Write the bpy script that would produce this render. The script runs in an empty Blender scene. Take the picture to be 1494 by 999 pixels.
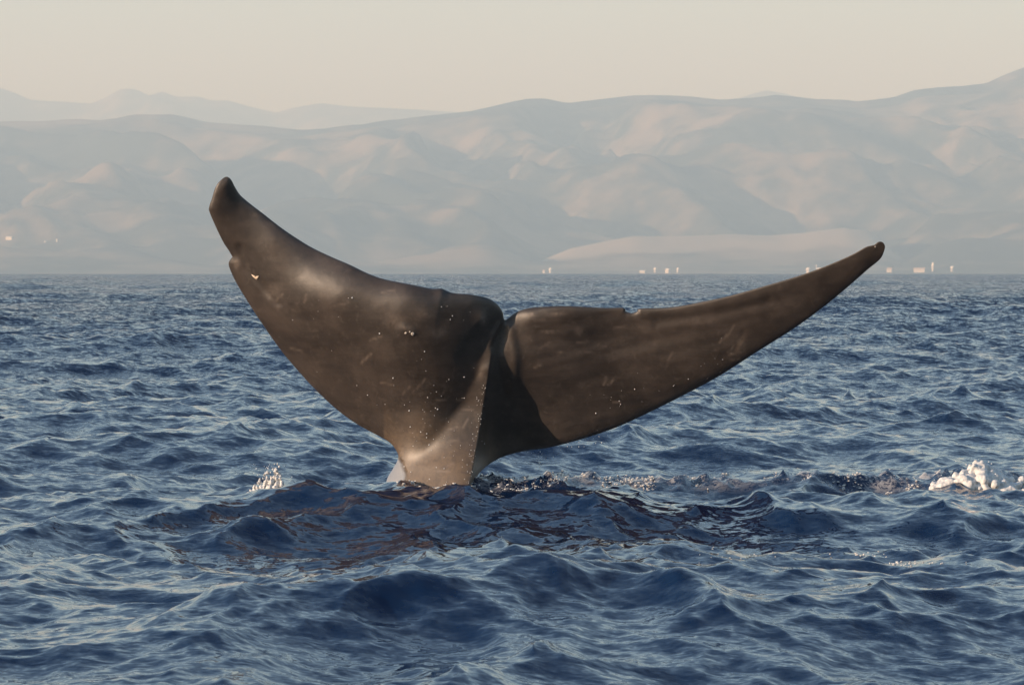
import bpy, bmesh, math, random
import numpy as np
from mathutils import Vector, Matrix
from mathutils.geometry import delaunay_2d_cdt

# ------------------------------------------------------------------ camera, sky, sun, exposure
scene = bpy.context.scene
col = scene.collection
W0, H0 = 1494.0, 999.0            # photograph, used to turn pixels into directions
F = 6700.0                        # focal length in photograph pixels
HORIZON = 394.5                   # eye level; the sea's own horizon dips a little below it
CAM_H = 2.256
PITCH = math.atan((H0 / 2 - HORIZON) / F)

cam_d = bpy.data.cameras.new("camera")
cam = bpy.data.objects.new("camera", cam_d)
col.objects.link(cam)
cam.location = (0, 0, CAM_H)
cam.rotation_euler = (math.pi / 2 - PITCH, 0, 0)
cam_d.sensor_width = 36.0
cam_d.lens = 36.0 * F / W0
cam_d.clip_start = 0.5
cam_d.clip_end = 80000
cam_d.dof.use_dof = True
cam_d.dof.focus_distance = 47.5
cam_d.dof.aperture_fstop = 13.0
scene.camera = cam

SUN_EL = math.radians(11.0)
SUN_AZ = math.radians(-113.0)      # clockwise from +Y (the view direction): left, a little behind the camera
to_sun = Vector((math.sin(SUN_AZ) * math.cos(SUN_EL), math.cos(SUN_AZ) * math.cos(SUN_EL), math.sin(SUN_EL)))

world = bpy.data.worlds.new("World")
scene.world = world
world.use_nodes = True
wn = world.node_tree
bg = wn.nodes["Background"]
sky = wn.nodes.new("ShaderNodeTexSky")
sky.sky_type = 'NISHITA'
sky.sun_disc = False
sky.sun_elevation = SUN_EL
sky.sun_rotation = SUN_AZ
sky.altitude = 0
sky.air_density = 1.0
sky.dust_density = 0.35
sky.ozone_density = 2.6
wn.links.new(sky.outputs[0], bg.inputs[0])
bg.inputs[1].default_value = 0.112

sun_d = bpy.data.lights.new("sun", 'SUN')
sun_d.energy = 5.0
sun_d.angle = math.radians(0.5)
sun_d.color = (1.0, 0.885, 0.775)
sun = bpy.data.objects.new("sun", sun_d)
col.objects.link(sun)
sun.rotation_euler = to_sun.to_track_quat('Z', 'Y').to_euler()

scene.view_settings.view_transform = 'Standard'
scene.view_settings.look = 'None'
scene.view_settings.gamma = 1.0
scene.view_settings.use_curve_mapping = False
scene.view_settings.exposure = 1.06
scene.render.engine = 'CYCLES'
scene.cycles.max_bounces = 6
scene.cycles.volume_bounces = 0

# ------------------------------------------------------------------ helpers
CP, SP = math.cos(PITCH), math.sin(PITCH)

def ray(px, py):
    """direction for a photograph pixel, scaled so that its Y component is 1 (works on arrays)"""
    x = (np.asarray(px, float) - W0 / 2) / F
    u = -(np.asarray(py, float) - H0 / 2) / F
    y = CP + u * SP
    z = -SP + u * CP
    return x / y, z / y

def at(px, py, Y):
    dx, dz = ray(px, py)
    return dx * Y, Y + 0 * dx, CAM_H + dz * Y

def on_sea(px, py, h=0.0):
    dx, dz = ray(px, py)
    Y = (h - CAM_H) / dz
    return float(dx * Y), float(Y)

def mesh_np(name, verts, faces, mat, smooth=True, n=None):
    """verts (N,3); faces (M,k) with constant k"""
    me = bpy.data.meshes.new(name)
    verts = np.ascontiguousarray(verts, dtype=np.float32)
    faces = np.ascontiguousarray(faces, dtype=np.int32)
    k = faces.shape[1]
    me.vertices.add(len(verts)); me.vertices.foreach_set("co", verts.ravel())
    me.loops.add(faces.size); me.loops.foreach_set("vertex_index", faces.ravel())
    me.polygons.add(len(faces))
    me.polygons.foreach_set("loop_start", np.arange(0, faces.size, k, dtype=np.int32))
    me.polygons.foreach_set("use_smooth", np.full(len(faces), smooth))
    me.update(calc_edges=True)
    if mat: me.materials.append(mat)
    return me

def link(name, me, parent=None):
    o = bpy.data.objects.new(name, me)
    col.objects.link(o)
    if parent: o.parent = parent
    return o

def tag(o, label=None, cat=None, group=None, kind=None):
    if label: o["label"] = label
    if cat: o["category"] = cat
    if group: o["group"] = group
    if kind: o["kind"] = kind
    return o

def material(name):
    m = bpy.data.materials.new(name); m.use_nodes = True
    nt = m.node_tree
    return m, nt, nt.nodes["Principled BSDF"], nt.nodes["Material Output"]

def node(nt, t, **kw):
    n = nt.nodes.new(t)
    for k, v in kw.items():
        if k.startswith("i_"):
            n.inputs[k[2:].replace("_", " ")].default_value = v
        else:
            setattr(n, k, v)
    return n

def math_node(nt, op, a, b=None, c=None, clamp=False):
    n = nt.nodes.new("ShaderNodeMath"); n.operation = op; n.use_clamp = clamp
    for i, v in enumerate((a, b, c)):
        if v is None: continue
        if isinstance(v, (int, float)): n.inputs[i].default_value = v
        else: nt.links.new(v, n.inputs[i])
    return n.outputs[0]

def mix_col(nt, fac, a, b):
    n = nt.nodes.new("ShaderNodeMix"); n.data_type = 'RGBA'
    for s, v in ((n.inputs[0], fac), (n.inputs[6], a), (n.inputs[7], b)):
        if isinstance(v, (int, float)): s.default_value = v
        elif isinstance(v, tuple): s.default_value = (*v, 1.0) if len(v) == 3 else v
        else: nt.links.new(v, s)
    return n.outputs[2]

def ramp(nt, fac, lo, hi):
    n = nt.nodes.new("ShaderNodeMapRange"); n.interpolation_type = 'SMOOTHSTEP'
    n.inputs[1].default_value = lo; n.inputs[2].default_value = hi
    nt.links.new(fac, n.inputs[0])
    return n.outputs[0]

def smooth(a, b, x):
    t = np.clip((x - a) / (b - a), 0, 1)
    return t * t * (3 - 2 * t)

# gradient noise on arrays
_rs = np.random.RandomState(7)
_perm = _rs.permutation(512); _perm = np.concatenate([_perm, _perm, _perm])
_ga = _rs.rand(512) * 2 * np.pi
_gx, _gy = np.cos(_ga), np.sin(_ga)

def perlin(x, y, seed=0):
    xi = np.floor(x).astype(np.int64); yi = np.floor(y).astype(np.int64)
    xf = x - xi; yf = y - yi
    def g(ix, iy, fx, fy):
        h = _perm[(_perm[(ix + seed * 37) & 511] + iy + seed * 101) & 511]
        return _gx[h] * fx + _gy[h] * fy
    u = xf ** 3 * (xf * (xf * 6 - 15) + 10); v = yf ** 3 * (yf * (yf * 6 - 15) + 10)
    a = g(xi, yi, xf, yf); b = g(xi + 1, yi, xf - 1, yf)
    c = g(xi, yi + 1, xf, yf - 1); d = g(xi + 1, yi + 1, xf - 1, yf - 1)
    return (a + u * (b - a) + v * ((c + u * (d - c)) - (a + u * (b - a)))) * 1.5

def fbm(x, y, octv=5, seed=0, gain=0.5):
    s = 0; a = 1
    for i in range(octv):
        s = s + a * perlin(x * 2 ** i, y * 2 ** i, seed + i); a *= gain
    return s

def ridged(x, y, octv=5, seed=0, gain=0.5):
    s = 0; a = 1; n = 0
    for i in range(octv):
        s = s + a * (1 - np.abs(perlin(x * 2 ** i, y * 2 ** i, seed + i)) * 1.6); n += a; a *= gain
    return s / n

# ------------------------------------------------------------------ sea
D0 = 47.6                                   # whale distance: sea line of the tail stock at pixel row 712
WX, WY = on_sea(640, 712)

def ocean_band(L, N, lmin, lmax, slope, seed, wind, spread=1.0):
    rs = np.random.RandomState(seed)
    k1 = np.fft.fftfreq(N, L / N) * 2 * np.pi
    kx, ky = np.meshgrid(k1, k1, indexing='ij')
    k = np.hypot(kx, ky); k[0, 0] = 1e-9
    lam = 2 * np.pi / k
    cosw = (kx * math.cos(wind) + ky * math.sin(wind)) / k
    A = k ** -2.0 * (np.abs(cosw) ** spread * 0.88 + 0.12)
    A *= smooth(lmin * 0.85, lmin * 1.1, lam) * (1 - smooth(lmax * 0.9, lmax * 1.15, lam))
    h = A * (rs.randn(N, N) + 1j * rs.randn(N, N))
    sl = np.sqrt(np.mean(np.abs(np.fft.ifft2(1j * k * h)) ** 2) / 1.0)
    h *= slope / sl * math.sqrt(2) / math.sqrt(2)
    Z = np.fft.ifft2(h).real
    DX = np.fft.ifft2(1j * kx / k * h).real
    DY = np.fft.ifft2(1j * ky / k * h).real
    s = math.sqrt(2)
    return L, N, lmin, (Z * s).astype(np.float32), (DX * s).astype(np.float32), (DY * s).astype(np.float32)

WIND = math.radians(-112)
BANDS = [
    ocean_band(1900, 256, 55, 130, 0.016, 1, math.radians(-75), 3),
    ocean_band(640, 256, 17, 55, 0.035, 12, math.radians(-80), 2),
    ocean_band(271, 256, 6, 17, 0.062, 3, WIND, 2),
    ocean_band(113, 512, 2, 6, 0.090, 4, WIND, 1.5),
    ocean_band(43, 512, 0.8, 2, 0.130, 5, WIND + 0.3, 1),
    ocean_band(19, 512, 0.3, 0.8, 0.125, 6, WIND - 0.2, 1),
    ocean_band(9, 512, 0.13, 0.3, 0.085, 7, WIND, 1),
]
CHOP = 1.35

def sample(tex, L, N, x, y, ang):
    c, s = math.cos(ang), math.sin(ang)
    u = ((x * c + y * s) / L % 1.0) * N; v = ((-x * s + y * c) / L % 1.0) * N
    i = np.floor(u).astype(np.int32); j = np.floor(v).astype(np.int32)
    fu = (u - i).astype(np.float32); fv = (v - j).astype(np.float32)
    i %= N; j %= N; i1 = (i + 1) % N; j1 = (j + 1) % N
    return (tex[i, j] * (1 - fu) + tex[i1, j] * fu) * (1 - fv) + (tex[i, j1] * (1 - fu) + tex[i1, j1] * fu) * fv

# crests and mounds that the photograph shows: pixel, height, half-widths across and along the view (m)
CRESTS = [
    (1085, 640, 0.30, 0.62, 0.55), (1412, 566, 0.22, 0.20, 0.35), (1241, 560, 0.17, 0.12, 0.25),
    (1375, 665, 0.22, 0.60, 0.5), (1090, 815, 0.20, 1.00, 0.60), (1260, 815, 0.13, 0.45, 0.5),
    (1035, 885, 0.20, 0.30, 0.40), (950, 745, 0.07, 1.1, 0.5), (1250, 745, 0.08, 1.3, 0.5),
    (545, 725, 0.09, 0.25, 0.35), (455, 740, 0.12, 0.35, 0.35), (130, 800, 0.14, 0.5, 0.5),
    (810, 880, 0.14, 0.8, 0.5), (560, 900, 0.12, 0.9, 0.5), (90, 905, 0.10, 0.6, 0.5),
]
CR = [(*on_sea(px, py), h, a, b) for px, py, h, a, b in CRESTS]
WK0 = on_sea(690, 713); WK1 = on_sea(1500, 716)

def sea_height(x, y, s=None, full=True):
    """displacement (dx, dy, z) at rest position x, y for grid spacing s"""
    z = np.zeros_like(x); dx = np.zeros_like(x); dy = np.zeros_like(x)
    r2 = (x - WX) ** 2 + (y - WY) ** 2
    wx0 = np.array([WX]); wy0 = np.array([WY])
    for n, (L, N, lmin, Z, DX, DY) in enumerate(BANDS):
        a = 0.37 * n + 0.2
        w = 1.0 if s is None else smooth(0.55, 1.7, lmin * 1.35 / s)
        # near the tail the long waves pass through their mean level
        b = sample(Z, L, N, x, y, a)
        if n < 4:
            b = b - sample(Z, L, N, wx0, wy0, a)[0] * np.exp(-r2 / (2 * (lmin * 1.2 + 2) ** 2))
        if 1 <= n <= 3:
            b = b * (1 - 0.85 * np.exp(-((y - WY + 0.7) / 3.2) ** 2) * np.exp(-((x - WX - 2) / 8.0) ** 4))
        if 3 <= n <= 5:      # ripples steepened in front of the tail to break up its reflection
            w = w * (1 + (0.0 if n == 3 else 0.45) * np.exp(-((x - WX - 0.8) / 4.8) ** 4) * np.exp(-((y - WY + 6.5) / 5.5) ** 4))
        c, sn = math.cos(a), math.sin(a)
        ex = sample(DX, L, N, x, y, a); ey = sample(DY, L, N, x, y, a)
        z += w * b
        dx += w * CHOP * (ex * c - ey * sn); dy += w * CHOP * (ex * sn + ey * c)
    for cx, cy, h, ax, ay in CR:
        q = ((x - cx) / ax) ** 2 + ((y - cy) / ay) ** 2
        m = q < 16
        if np.any(m):
            z[m] += h * np.exp(-np.abs(q[m]) ** 0.8)
    # a low swell just in front of the tail
    gate = np.exp(-((x - WX - 2.0) / 6.5) ** 4)
    gate = gate * smooth(WX - 2.0, WX - 0.9, x)
    for off, a_, wd, ph in ((4.0, 0.10, 0.95, 0.6), (8.1, 0.15, 0.95, 2.1), (11.6, 0.12, 0.9, 4.0)):
        ry = WY - off + 0.45 * np.sin(x * 0.9 + ph) + 0.18 * np.sin(x * 2.3 + 2 * ph)
        am = a_ * (0.8 + 0.35 * np.sin(x * 1.3 + ph * 3) * np.sin(x * 0.55 + ph))
        z += am * np.exp(-(np.abs(y - ry) / wd) ** 1.5) * gate
    # turbulent strip beside the tail
    m = (np.abs(y - WY) < 3) & (x > WX - 3) & (x < WX + 9)
    if np.any(m):
        xs, ys = x[m], y[m]
        along = smooth(WX - 1.7, WX - 0.4, xs) * (1 - smooth(WX + 5.6, WX + 7.2, xs))
        t = np.exp(-((ys - (WY + 0.15)) / 0.55) ** 2) * along
        t = t * (0.4 + 0.6 * smooth(WX - 0.2, WX + 0.9, xs))
        z[m] += t * (0.09 + 0.10 * ridged(xs * 2.3, ys * 2.0, 4, 31) + 0.05 * fbm(xs * 6, ys * 6, 3, 44))
    return dx, dy, z

def drop(r):
    return r * r / (2 * 6.371e6 * 1.15)     # curvature of the earth, with ordinary refraction

def build_sea():
    HALF = math.radians(12.0)
    dense = np.linspace(-HALF, HALF, 901)
    coarse = np.linspace(HALF, 2 * math.pi - HALF, 72)[1:-1]
    ang = np.concatenate([dense, coarse])
    r = [0.6, 2, 4, 6, 8, 10, 12, 14, 16]
    d = 17.5
    while d < 8600:
        r.append(d)
        f = 0.0026 + 0.0040 * float(smooth(70, 500, np.array(d)))
        f += 0.012 * float(smooth(1500, 4000, np.array(d)))
        d += d * f
    r += [8800.0, 9600.0, 11000.0, 12500.0, 14500.0]
    r = np.array(r)
    s = np.gradient(r)
    A, R = np.meshgrid(ang, r)
    S = np.repeat(s[:, None], len(ang), 1)
    S = np.where(np.abs(np.arange(len(ang)))[None, :] >= len(dense), np.maximum(S, R * 0.085), S)
    S = np.maximum(S, R * (2 * HALF / 900))
    x = (R * np.sin(A)).ravel(); y = (R * np.cos(A)).ravel()
    dx, dy, z = sea_height(x, y, S.ravel())
    fade = 1 - smooth(6000, 8400, R.ravel())
    V = np.stack([x + dx * fade, y + dy * fade, z * fade - drop(R.ravel())], 1)
    V = np.vstack([V, [[0, 0, -0.3]]])
    nr, na = R.shape
    idx = np.arange(nr * na).reshape(nr, na)
    nxt = np.roll(idx, -1, 1)
    Q = np.stack([idx[:-1], idx[1:], nxt[1:], nxt[:-1]], -1).reshape(-1, 4)
    Q = Q[:, ::-1]
    cap = np.stack([idx[0], nxt[0], np.full(na, nr * na), np.full(na, nr * na)], -1)
    me = mesh_np("sea", V, Q, water_material())
    return link("sea", me), nr, na

def water_material():
    m, nt, p, out = material("sea_water")
    g = nt.nodes.new("ShaderNodeNewGeometry")
    tc = nt.nodes.new("ShaderNodeTexCoord")
    acc = None
    for sx, sy, k, det in ((5.0, 7.5, 0.17, 2.0), (1.6, 2.2, 0.12, 3.0), (17.0, 25.0, 0.09, 1.0)):
        mp = nt.nodes.new("ShaderNodeMapping"); mp.inputs[3].default_value = (sx, sy, 0.0)
        mp.inputs[2].default_value = (0, 0, 0.35)
        nt.links.new(tc.outputs["Object"], mp.inputs[0])
        nz = node(nt, "ShaderNodeTexNoise"); nz.inputs["Scale"].default_value = 1.0
        nz.inputs["Detail"].default_value = det; nz.inputs["Distortion"].default_value = 0.6
        nt.links.new(mp.outputs[0], nz.inputs["Vector"])
        sub = nt.nodes.new("ShaderNodeVectorMath"); sub.operation = 'SUBTRACT'
        nt.links.new(nz.outputs["Color"], sub.inputs[0]); sub.inputs[1].default_value = (0.5, 0.5, 0.5)
        mul = nt.nodes.new("ShaderNodeVectorMath"); mul.operation = 'MULTIPLY'
        nt.links.new(sub.outputs[0], mul.inputs[0]); mul.inputs[1].default_value = (2 * k, 2 * k, 0)
        add = nt.nodes.new("ShaderNodeVectorMath"); add.operation = 'ADD'
        nt.links.new(mul.outputs[0], add.inputs[0])
        nt.links.new(g.outputs["Normal"] if acc is None else acc, add.inputs[1])
        acc = add.outputs[0]
    # ripples the mesh already carries close by come from the material far out
    ln = nt.nodes.new("ShaderNodeVectorMath"); ln.operation = 'LENGTH'; nt.links.new(tc.outputs["Object"], ln.inputs[0])
    far = ramp(nt, ln.outputs["Value"], 40.0, 260.0)
    dif = nt.nodes.new("ShaderNodeVectorMath"); dif.operation = 'SUBTRACT'
    nt.links.new(acc, dif.inputs[0]); nt.links.new(g.outputs["Normal"], dif.inputs[1])
    scl = nt.nodes.new("ShaderNodeVectorMath"); scl.operation = 'SCALE'
    nt.links.new(dif.outputs[0], scl.inputs[0]); nt.links.new(math_node(nt, 'MULTIPLY_ADD', far, 3.2, 1.5), scl.inputs["Scale"])
    ad2 = nt.nodes.new("ShaderNodeVectorMath"); ad2.operation = 'ADD'
    nt.links.new(scl.outputs[0], ad2.inputs[0]); nt.links.new(g.outputs["Normal"], ad2.inputs[1])
    # normals tilted towards the camera, more so far out, to darken the distant sea
    ste = nt.nodes.new("ShaderNodeCombineXYZ"); nt.links.new(math_node(nt, 'MULTIPLY_ADD', far, -0.13, -0.03), ste.inputs[1])
    ad3 = nt.nodes.new("ShaderNodeVectorMath"); ad3.operation = 'ADD'
    nt.links.new(ad2.outputs[0], ad3.inputs[0]); nt.links.new(ste.outputs[0], ad3.inputs[1])
    acc = ad3.outputs[0]
    nrm = nt.nodes.new("ShaderNodeVectorMath"); nrm.operation = 'NORMALIZE'
    nt.links.new(acc, nrm.inputs[0])
    nt.links.new(nrm.outputs[0], p.inputs["Normal"])
    p.inputs["Base Color"].default_value = (0.002, 0.013, 0.045, 1)
    p.inputs["Roughness"].default_value = 0.05
    p.inputs["IOR"].default_value = 1.333
    # torn foam on the churned strip beside the tail
    sep = nt.nodes.new("ShaderNodeSeparateXYZ"); nt.links.new(tc.outputs["Object"], sep.inputs[0])
    ay = math_node(nt, 'ABSOLUTE', math_node(nt, 'SUBTRACT', sep.outputs[1], WY + 0.25))
    my = math_node(nt, 'SUBTRACT', 1.0, ramp(nt, ay, 0.15, 1.0))
    mx = math_node(nt, 'MULTIPLY', ramp(nt, sep.outputs[0], WX - 0.5, WX + 0.6), math_node(nt, 'SUBTRACT', 1.0, ramp(nt, sep.outputs[0], WX + 5.2, WX + 7.0)))
    fn = node(nt, "ShaderNodeTexNoise", i_Scale=16.0, i_Detail=7.0, i_Roughness=0.7, i_Distortion=1.2)
    fb = node(nt, "ShaderNodeTexNoise", i_Scale=2.2, i_Detail=3.0)
    for q in (fn, fb): nt.links.new(tc.outputs["Object"], q.inputs["Vector"])
    fs = math_node(nt, 'ADD', math_node(nt, 'MULTIPLY', fn.outputs[0], 0.6), math_node(nt, 'MULTIPLY', fb.outputs[0], 0.4))
    foam = math_node(nt, 'MULTIPLY', math_node(nt, 'MULTIPLY', mx, my), ramp(nt, fs, 0.47, 0.58))
    fo = nt.nodes.new("ShaderNodeBsdfDiffuse"); fo.inputs[0].default_value = (0.62, 0.60, 0.57, 1)
    mxs = nt.nodes.new("ShaderNodeMixShader")
    nt.links.new(math_node(nt, 'MULTIPLY', foam, 0.75), mxs.inputs[0]); nt.links.new(p.outputs[0], mxs.inputs[1]); nt.links.new(fo.outputs[0], mxs.inputs[2])
    nt.links.new(mxs.outputs[0], out.inputs["Surface"])
    return m

sea, _nr, _na = build_sea()
tag(sea, "dark blue choppy sea reaching to the shore", "sea", kind="structure")

# ------------------------------------------------------------------ hills and shore
def hill_material():
    m, nt, p, out = material("dry_grass_hills")
    tc = nt.nodes.new("ShaderNodeTexCoord")
    at_ = node(nt, "ShaderNodeAttribute", attribute_name="field")
    n1 = node(nt, "ShaderNodeTexNoise", i_Scale=0.0011, i_Detail=6.0, i_Roughness=0.62)
    n2 = node(nt, "ShaderNodeTexNoise", i_Scale=0.006, i_Detail=8.0, i_Roughness=0.65)
    for n in (n1, n2): nt.links.new(tc.outputs["Object"], n.inputs["Vector"])
    f = math_node(nt, 'ADD', math_node(nt, 'MULTIPLY', n1.outputs[0], 0.62), math_node(nt, 'MULTIPLY', n2.outputs[0], 0.38))
    c = mix_col(nt, ramp(nt, f, 0.44, 0.60), (0.035, 0.042, 0.032), (0.225, 0.172, 0.120))
    c = mix_col(nt, at_.outputs["Fac"], c, (0.36, 0.285, 0.21))
    nt.links.new(c, p.inputs["Base Color"])
    p.inputs["Roughness"].default_value = 0.95
    p.inputs["Specular IOR Level"].default_value = 0.1
    return m

HILL = hill_material()
SHORE, RIDGE, FAR = 13500.0, 20500.0, 35000.0
HS = RIDGE / 13200.0

MAIN = [(-1400, 150), (-800, 165), (-300, 170), (0, 181), (90, 178), (150, 178), (200, 171), (250, 169), (300, 181), (350, 185), (400, 189),
        (440, 192), (480, 190), (540, 182), (620, 173), (690, 165), (730, 155), (770, 147), (795, 147), (830, 154), (860, 150), (920, 142),
        (990, 144), (1050, 148), (1100, 146), (1130, 142), (1180, 146), (1250, 151), (1300, 146), (1330, 134), (1400, 129),
        (1440, 123), (1470, 109), (1494, 100), (1560, 80), (1800, 110), (2300, 90), (2900, 140)]
FARP = [(-1400, 120), (-600, 110), (-200, 118), (0, 128), (25, 136), (45, 146), (140, 152), (165, 142), (185, 131), (200, 130), (212, 137), (222, 140),
        (240, 134), (260, 142), (290, 141), (310, 147), (335, 147), (370, 157), (405, 165), (430, 158), (470, 151), (510, 156),
        (560, 158), (620, 161), (690, 166), (800, 172), (1000, 170), (1060, 152), (1085, 141), (1115, 132), (1145, 138),
        (1190, 152), (1300, 170), (1700, 150), (2900, 150)]

def profile(pts, dist, x):
    """height of the skyline above the sea at world x, for a ridge at that distance"""
    px = np.array([p[0] for p in pts], float); py = np.array([p[1] for p in pts], float)
    dx, dz = ray(px, py)
    o = np.argsort(dx)
    return np.interp(x, (dx * dist)[o], (CAM_H + dz * dist)[o] + 17.0)

def grid_mesh(name, xs, ys, Z, mat):
    X, Y = np.meshgrid(xs, ys)
    V = np.stack([X.ravel(), Y.ravel(), Z.ravel()], 1)
    ny, nx = X.shape
    idx = np.arange(nx * ny).reshape(ny, nx)
    Q = np.stack([idx[:-1, :-1], idx[:-1, 1:], idx[1:, 1:], idx[1:, :-1]], -1).reshape(-1, 4)
    return mesh_np(name, V, Q, mat)

def soft_ridge(x, y, octv, seed, gain=0.45):
    t = 0; a = 1; n = 0
    for i in range(octv):
        t = t + a * (1 - np.sqrt(perlin(x * 2 ** i, y * 2 ** i, seed + i) ** 2 + 0.012) * 1.6); n += a; a *= gain
    return t / n

BLUFF_Y = 14900.0

def main_height(X, Y):
    t = (Y - SHORE) / (RIDGE - SHORE)
    tt = np.clip(t, 0, 1)
    P = profile(MAIN, RIDGE, X)
    x, y = X / HS, Y / HS
    wx = x / 900 + 0.4 * fbm(x / 1500, y / 1500, 2, 60); wy = y / 2100 + 0.3 * fbm(x / 1300 + 5, y / 1300, 2, 61)
    sp = soft_ridge(wx * 1.25 + 0.5 * y / 1200, wy, 3, 20, 0.42)          # spurs that run down towards the sea
    sp2 = soft_ridge(x / 330 + 0.5 * y / 600, y / 900, 4, 25, 0.5)
    base = P * (0.13 * smooth(0.0, 0.16, tt) + 0.87 * smooth(0.06, 1.03, tt) ** 1.05)
    amp = smooth(0.02, 0.35, tt) * (1 - smooth(0.78, 0.99, tt))
    h = base + amp * HS * ((sp - 0.62) * 250 + (sp2 - 0.62) * 85)
    h += HS * 3.5 * fbm(x / 130, y / 130, 3, 70) * smooth(0, 0.1, tt)
    h = np.where(t > 1, P * (1 - smooth(1.0, 1.6, t)), h)
    lim = np.maximum(P * (Y / RIDGE) * 0.985, 1)
    k = 30.0
    hs = -k * np.log(np.exp(-np.clip(h, -900, 3000) / k) + np.exp(-lim / k))
    h = np.where(t <= 1, np.where(amp > 0.02, hs, np.minimum(h, P)), h)
    # low dry-grass bluff behind the shore
    dx, _ = ray(np.array([770., 1290.]), np.array([350., 350.]))
    u = (X / BLUFF_Y - dx[0]) / (dx[1] - dx[0])
    bl = 1.45 * np.interp(u, [-0.05, 0.12, 0.3, 0.7, 0.88, 0.96, 1.05], [0, 58, 84, 86, 108, 98, 20]) * np.exp(-((Y - BLUFF_Y) / 560) ** 2)
    msk = smooth(-0.15, 0.05, u) * (1 - smooth(1.0, 1.2, u)) * (1 - smooth(15300, 17000, Y))
    h = h * (1 - 0.62 * msk)
    h = np.maximum(h, bl * (1 + 0.06 * fbm(X / 300, Y / 300, 3, 90)))
    h = h * smooth(-0.01, 0.03, t) + 4.0 * smooth(-0.02, 0.01, t) - 6.0 * (1 - smooth(-0.03, 0, t))
    return h, bl

def build_hills():
    xs = np.linspace(-5400, 5400, 430); ys = np.concatenate([np.linspace(SHORE - 250, RIDGE, 240), np.linspace(RIDGE, RIDGE + 5000, 30)[1:]])
    X, Y = np.meshgrid(xs, ys)
    h, bl = main_height(X, Y)
    me = grid_mesh("hills", xs, ys, h - drop(SHORE), HILL)
    fld = smooth(30, 60, bl) * (np.abs(h - bl) < 24) * smooth(14350, 14500, Y + 150 * fbm(X / 260, Y / 260, 4, 95)) * (Y < BLUFF_Y + 150)
    a = me.attributes.new("field", 'FLOAT', 'POINT')
    a.data.foreach_set("value", fld.ravel().astype(np.float32))
    o = link("hills", me); tag(o, "hazy dry grass hills behind the shore", "hills", kind="structure")
    xs = np.linspace(-9500, 9500, 420); ys = np.concatenate([np.linspace(FAR - 6500, FAR, 70), np.linspace(FAR, FAR + 3500, 20)[1:]])
    X, Y = np.meshgrid(xs, ys)
    P = profile(FARP, FAR, X)
    t = (Y - (FAR - 6500)) / 6500
    amp = smooth(0, 0.2, t) * (1 - smooth(0.7, 0.97, t))
    h = np.where(t <= 1, P * smooth(-0.3, 1.0, t) + amp * (soft_ridge(X / 2200 + Y / 4400, Y / 3200, 4, 40) - 0.75) * 500, P * (1 - smooth(1, 1.7, t)))
    h = np.minimum(h, P)
    me = grid_mesh("far_mountains", xs, ys, h - 20, HILL)
    o = link("far_mountains", me); tag(o, "pale blue far mountains above the hills", "mountains", kind="structure")

build_hills()

# ------------------------------------------------------------------ haze
def build_haze():
    m = bpy.data.materials.new("haze_air"); m.use_nodes = True
    nt = m.node_tree; nt.nodes.clear()
    out = nt.nodes.new("ShaderNodeOutputMaterial")
    v = nt.nodes.new("ShaderNodeVolumePrincipled")
    v.inputs["Color"].default_value = (0.54, 0.775, 1.0, 1)
    v.inputs["Density"].default_value = 1.0e-4
    v.inputs["Absorption Color"].default_value = (0.8, 0.92, 1, 1)     # scatters, blue more than red; hardly absorbs
    v.inputs["Density Attribute"].default_value = ""
    v.inputs["Anisotropy"].default_value = 0.0
    nt.links.new(v.outputs[0], out.inputs["Volume"])
    x0, x1, y0, y1, z0, z1 = -16000, 16000, -16000, 40000, -45, 1750
    V = np.array([(x, y, z) for z in (z0, z1) for y in (y0, y1) for x in (x0, x1)], float)
    Q = np.array([(0, 2, 3, 1), (4, 5, 7, 6), (0, 1, 5, 4), (2, 6, 7, 3), (0, 4, 6, 2), (1, 3, 7, 5)])
    o = link("haze", mesh_np("haze", V, Q, m, smooth=False))
    tag(o, "pale sea haze over the bay", "haze", kind="stuff")
build_haze()

# ------------------------------------------------------------------ whale
LEFT_TRAIL = [(330, 258), (337, 262), (343, 273), (351, 285), (366, 298), (383, 311), (410, 332), (432, 347), (455, 361), (482, 374), (510, 386), (535, 398), (560, 407),
              (600, 415), (630, 421), (645, 421), (660, 427), (690, 430), (712, 435), (725, 443), (733, 454), (736, 466)]
RIGHT_TRAIL = [(741, 464), (752, 456), (768, 450), (790, 447.5), (830, 446.5), (880, 449), (910, 449), (913, 454), (922, 456.5), (930, 454), (934, 450),
               (980, 448), (1030, 439), (1070, 430), (1120, 416), (1160, 404), (1200, 390), (1240, 373), (1262, 361), (1270, 358.5),
               (1276, 357), (1281, 353), (1287, 353), (1291, 358), (1290, 366)]
RIGHT_LEAD = [(1284, 378), (1265, 394), (1240, 416), (1205, 445), (1160, 478), (1100, 516), (1050, 548), (1000, 575), (950, 600),
              (900, 623), (850, 640), (800, 653), (770, 657), (740, 664), (720, 673), (703, 686), (692, 701), (688, 716), (690, 745), (700, 800), (715, 860)]
LEFT_LEAD = [(555, 860), (556, 800), (560, 745), (562, 715), (565, 698), (573, 684), (581, 668),
             (577, 655), (568, 645), (553, 636), (520, 618), (490, 596), (460, 568), (435, 541), (410, 511), (385, 476), (362, 441), (345, 413), (336, 394),
             (333.5, 384), (337, 377), (339, 375), (334, 366), (325, 352), (313, 327), (305.5, 309), (305, 302), (309, 290), (314, 274), (321, 264)]

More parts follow.
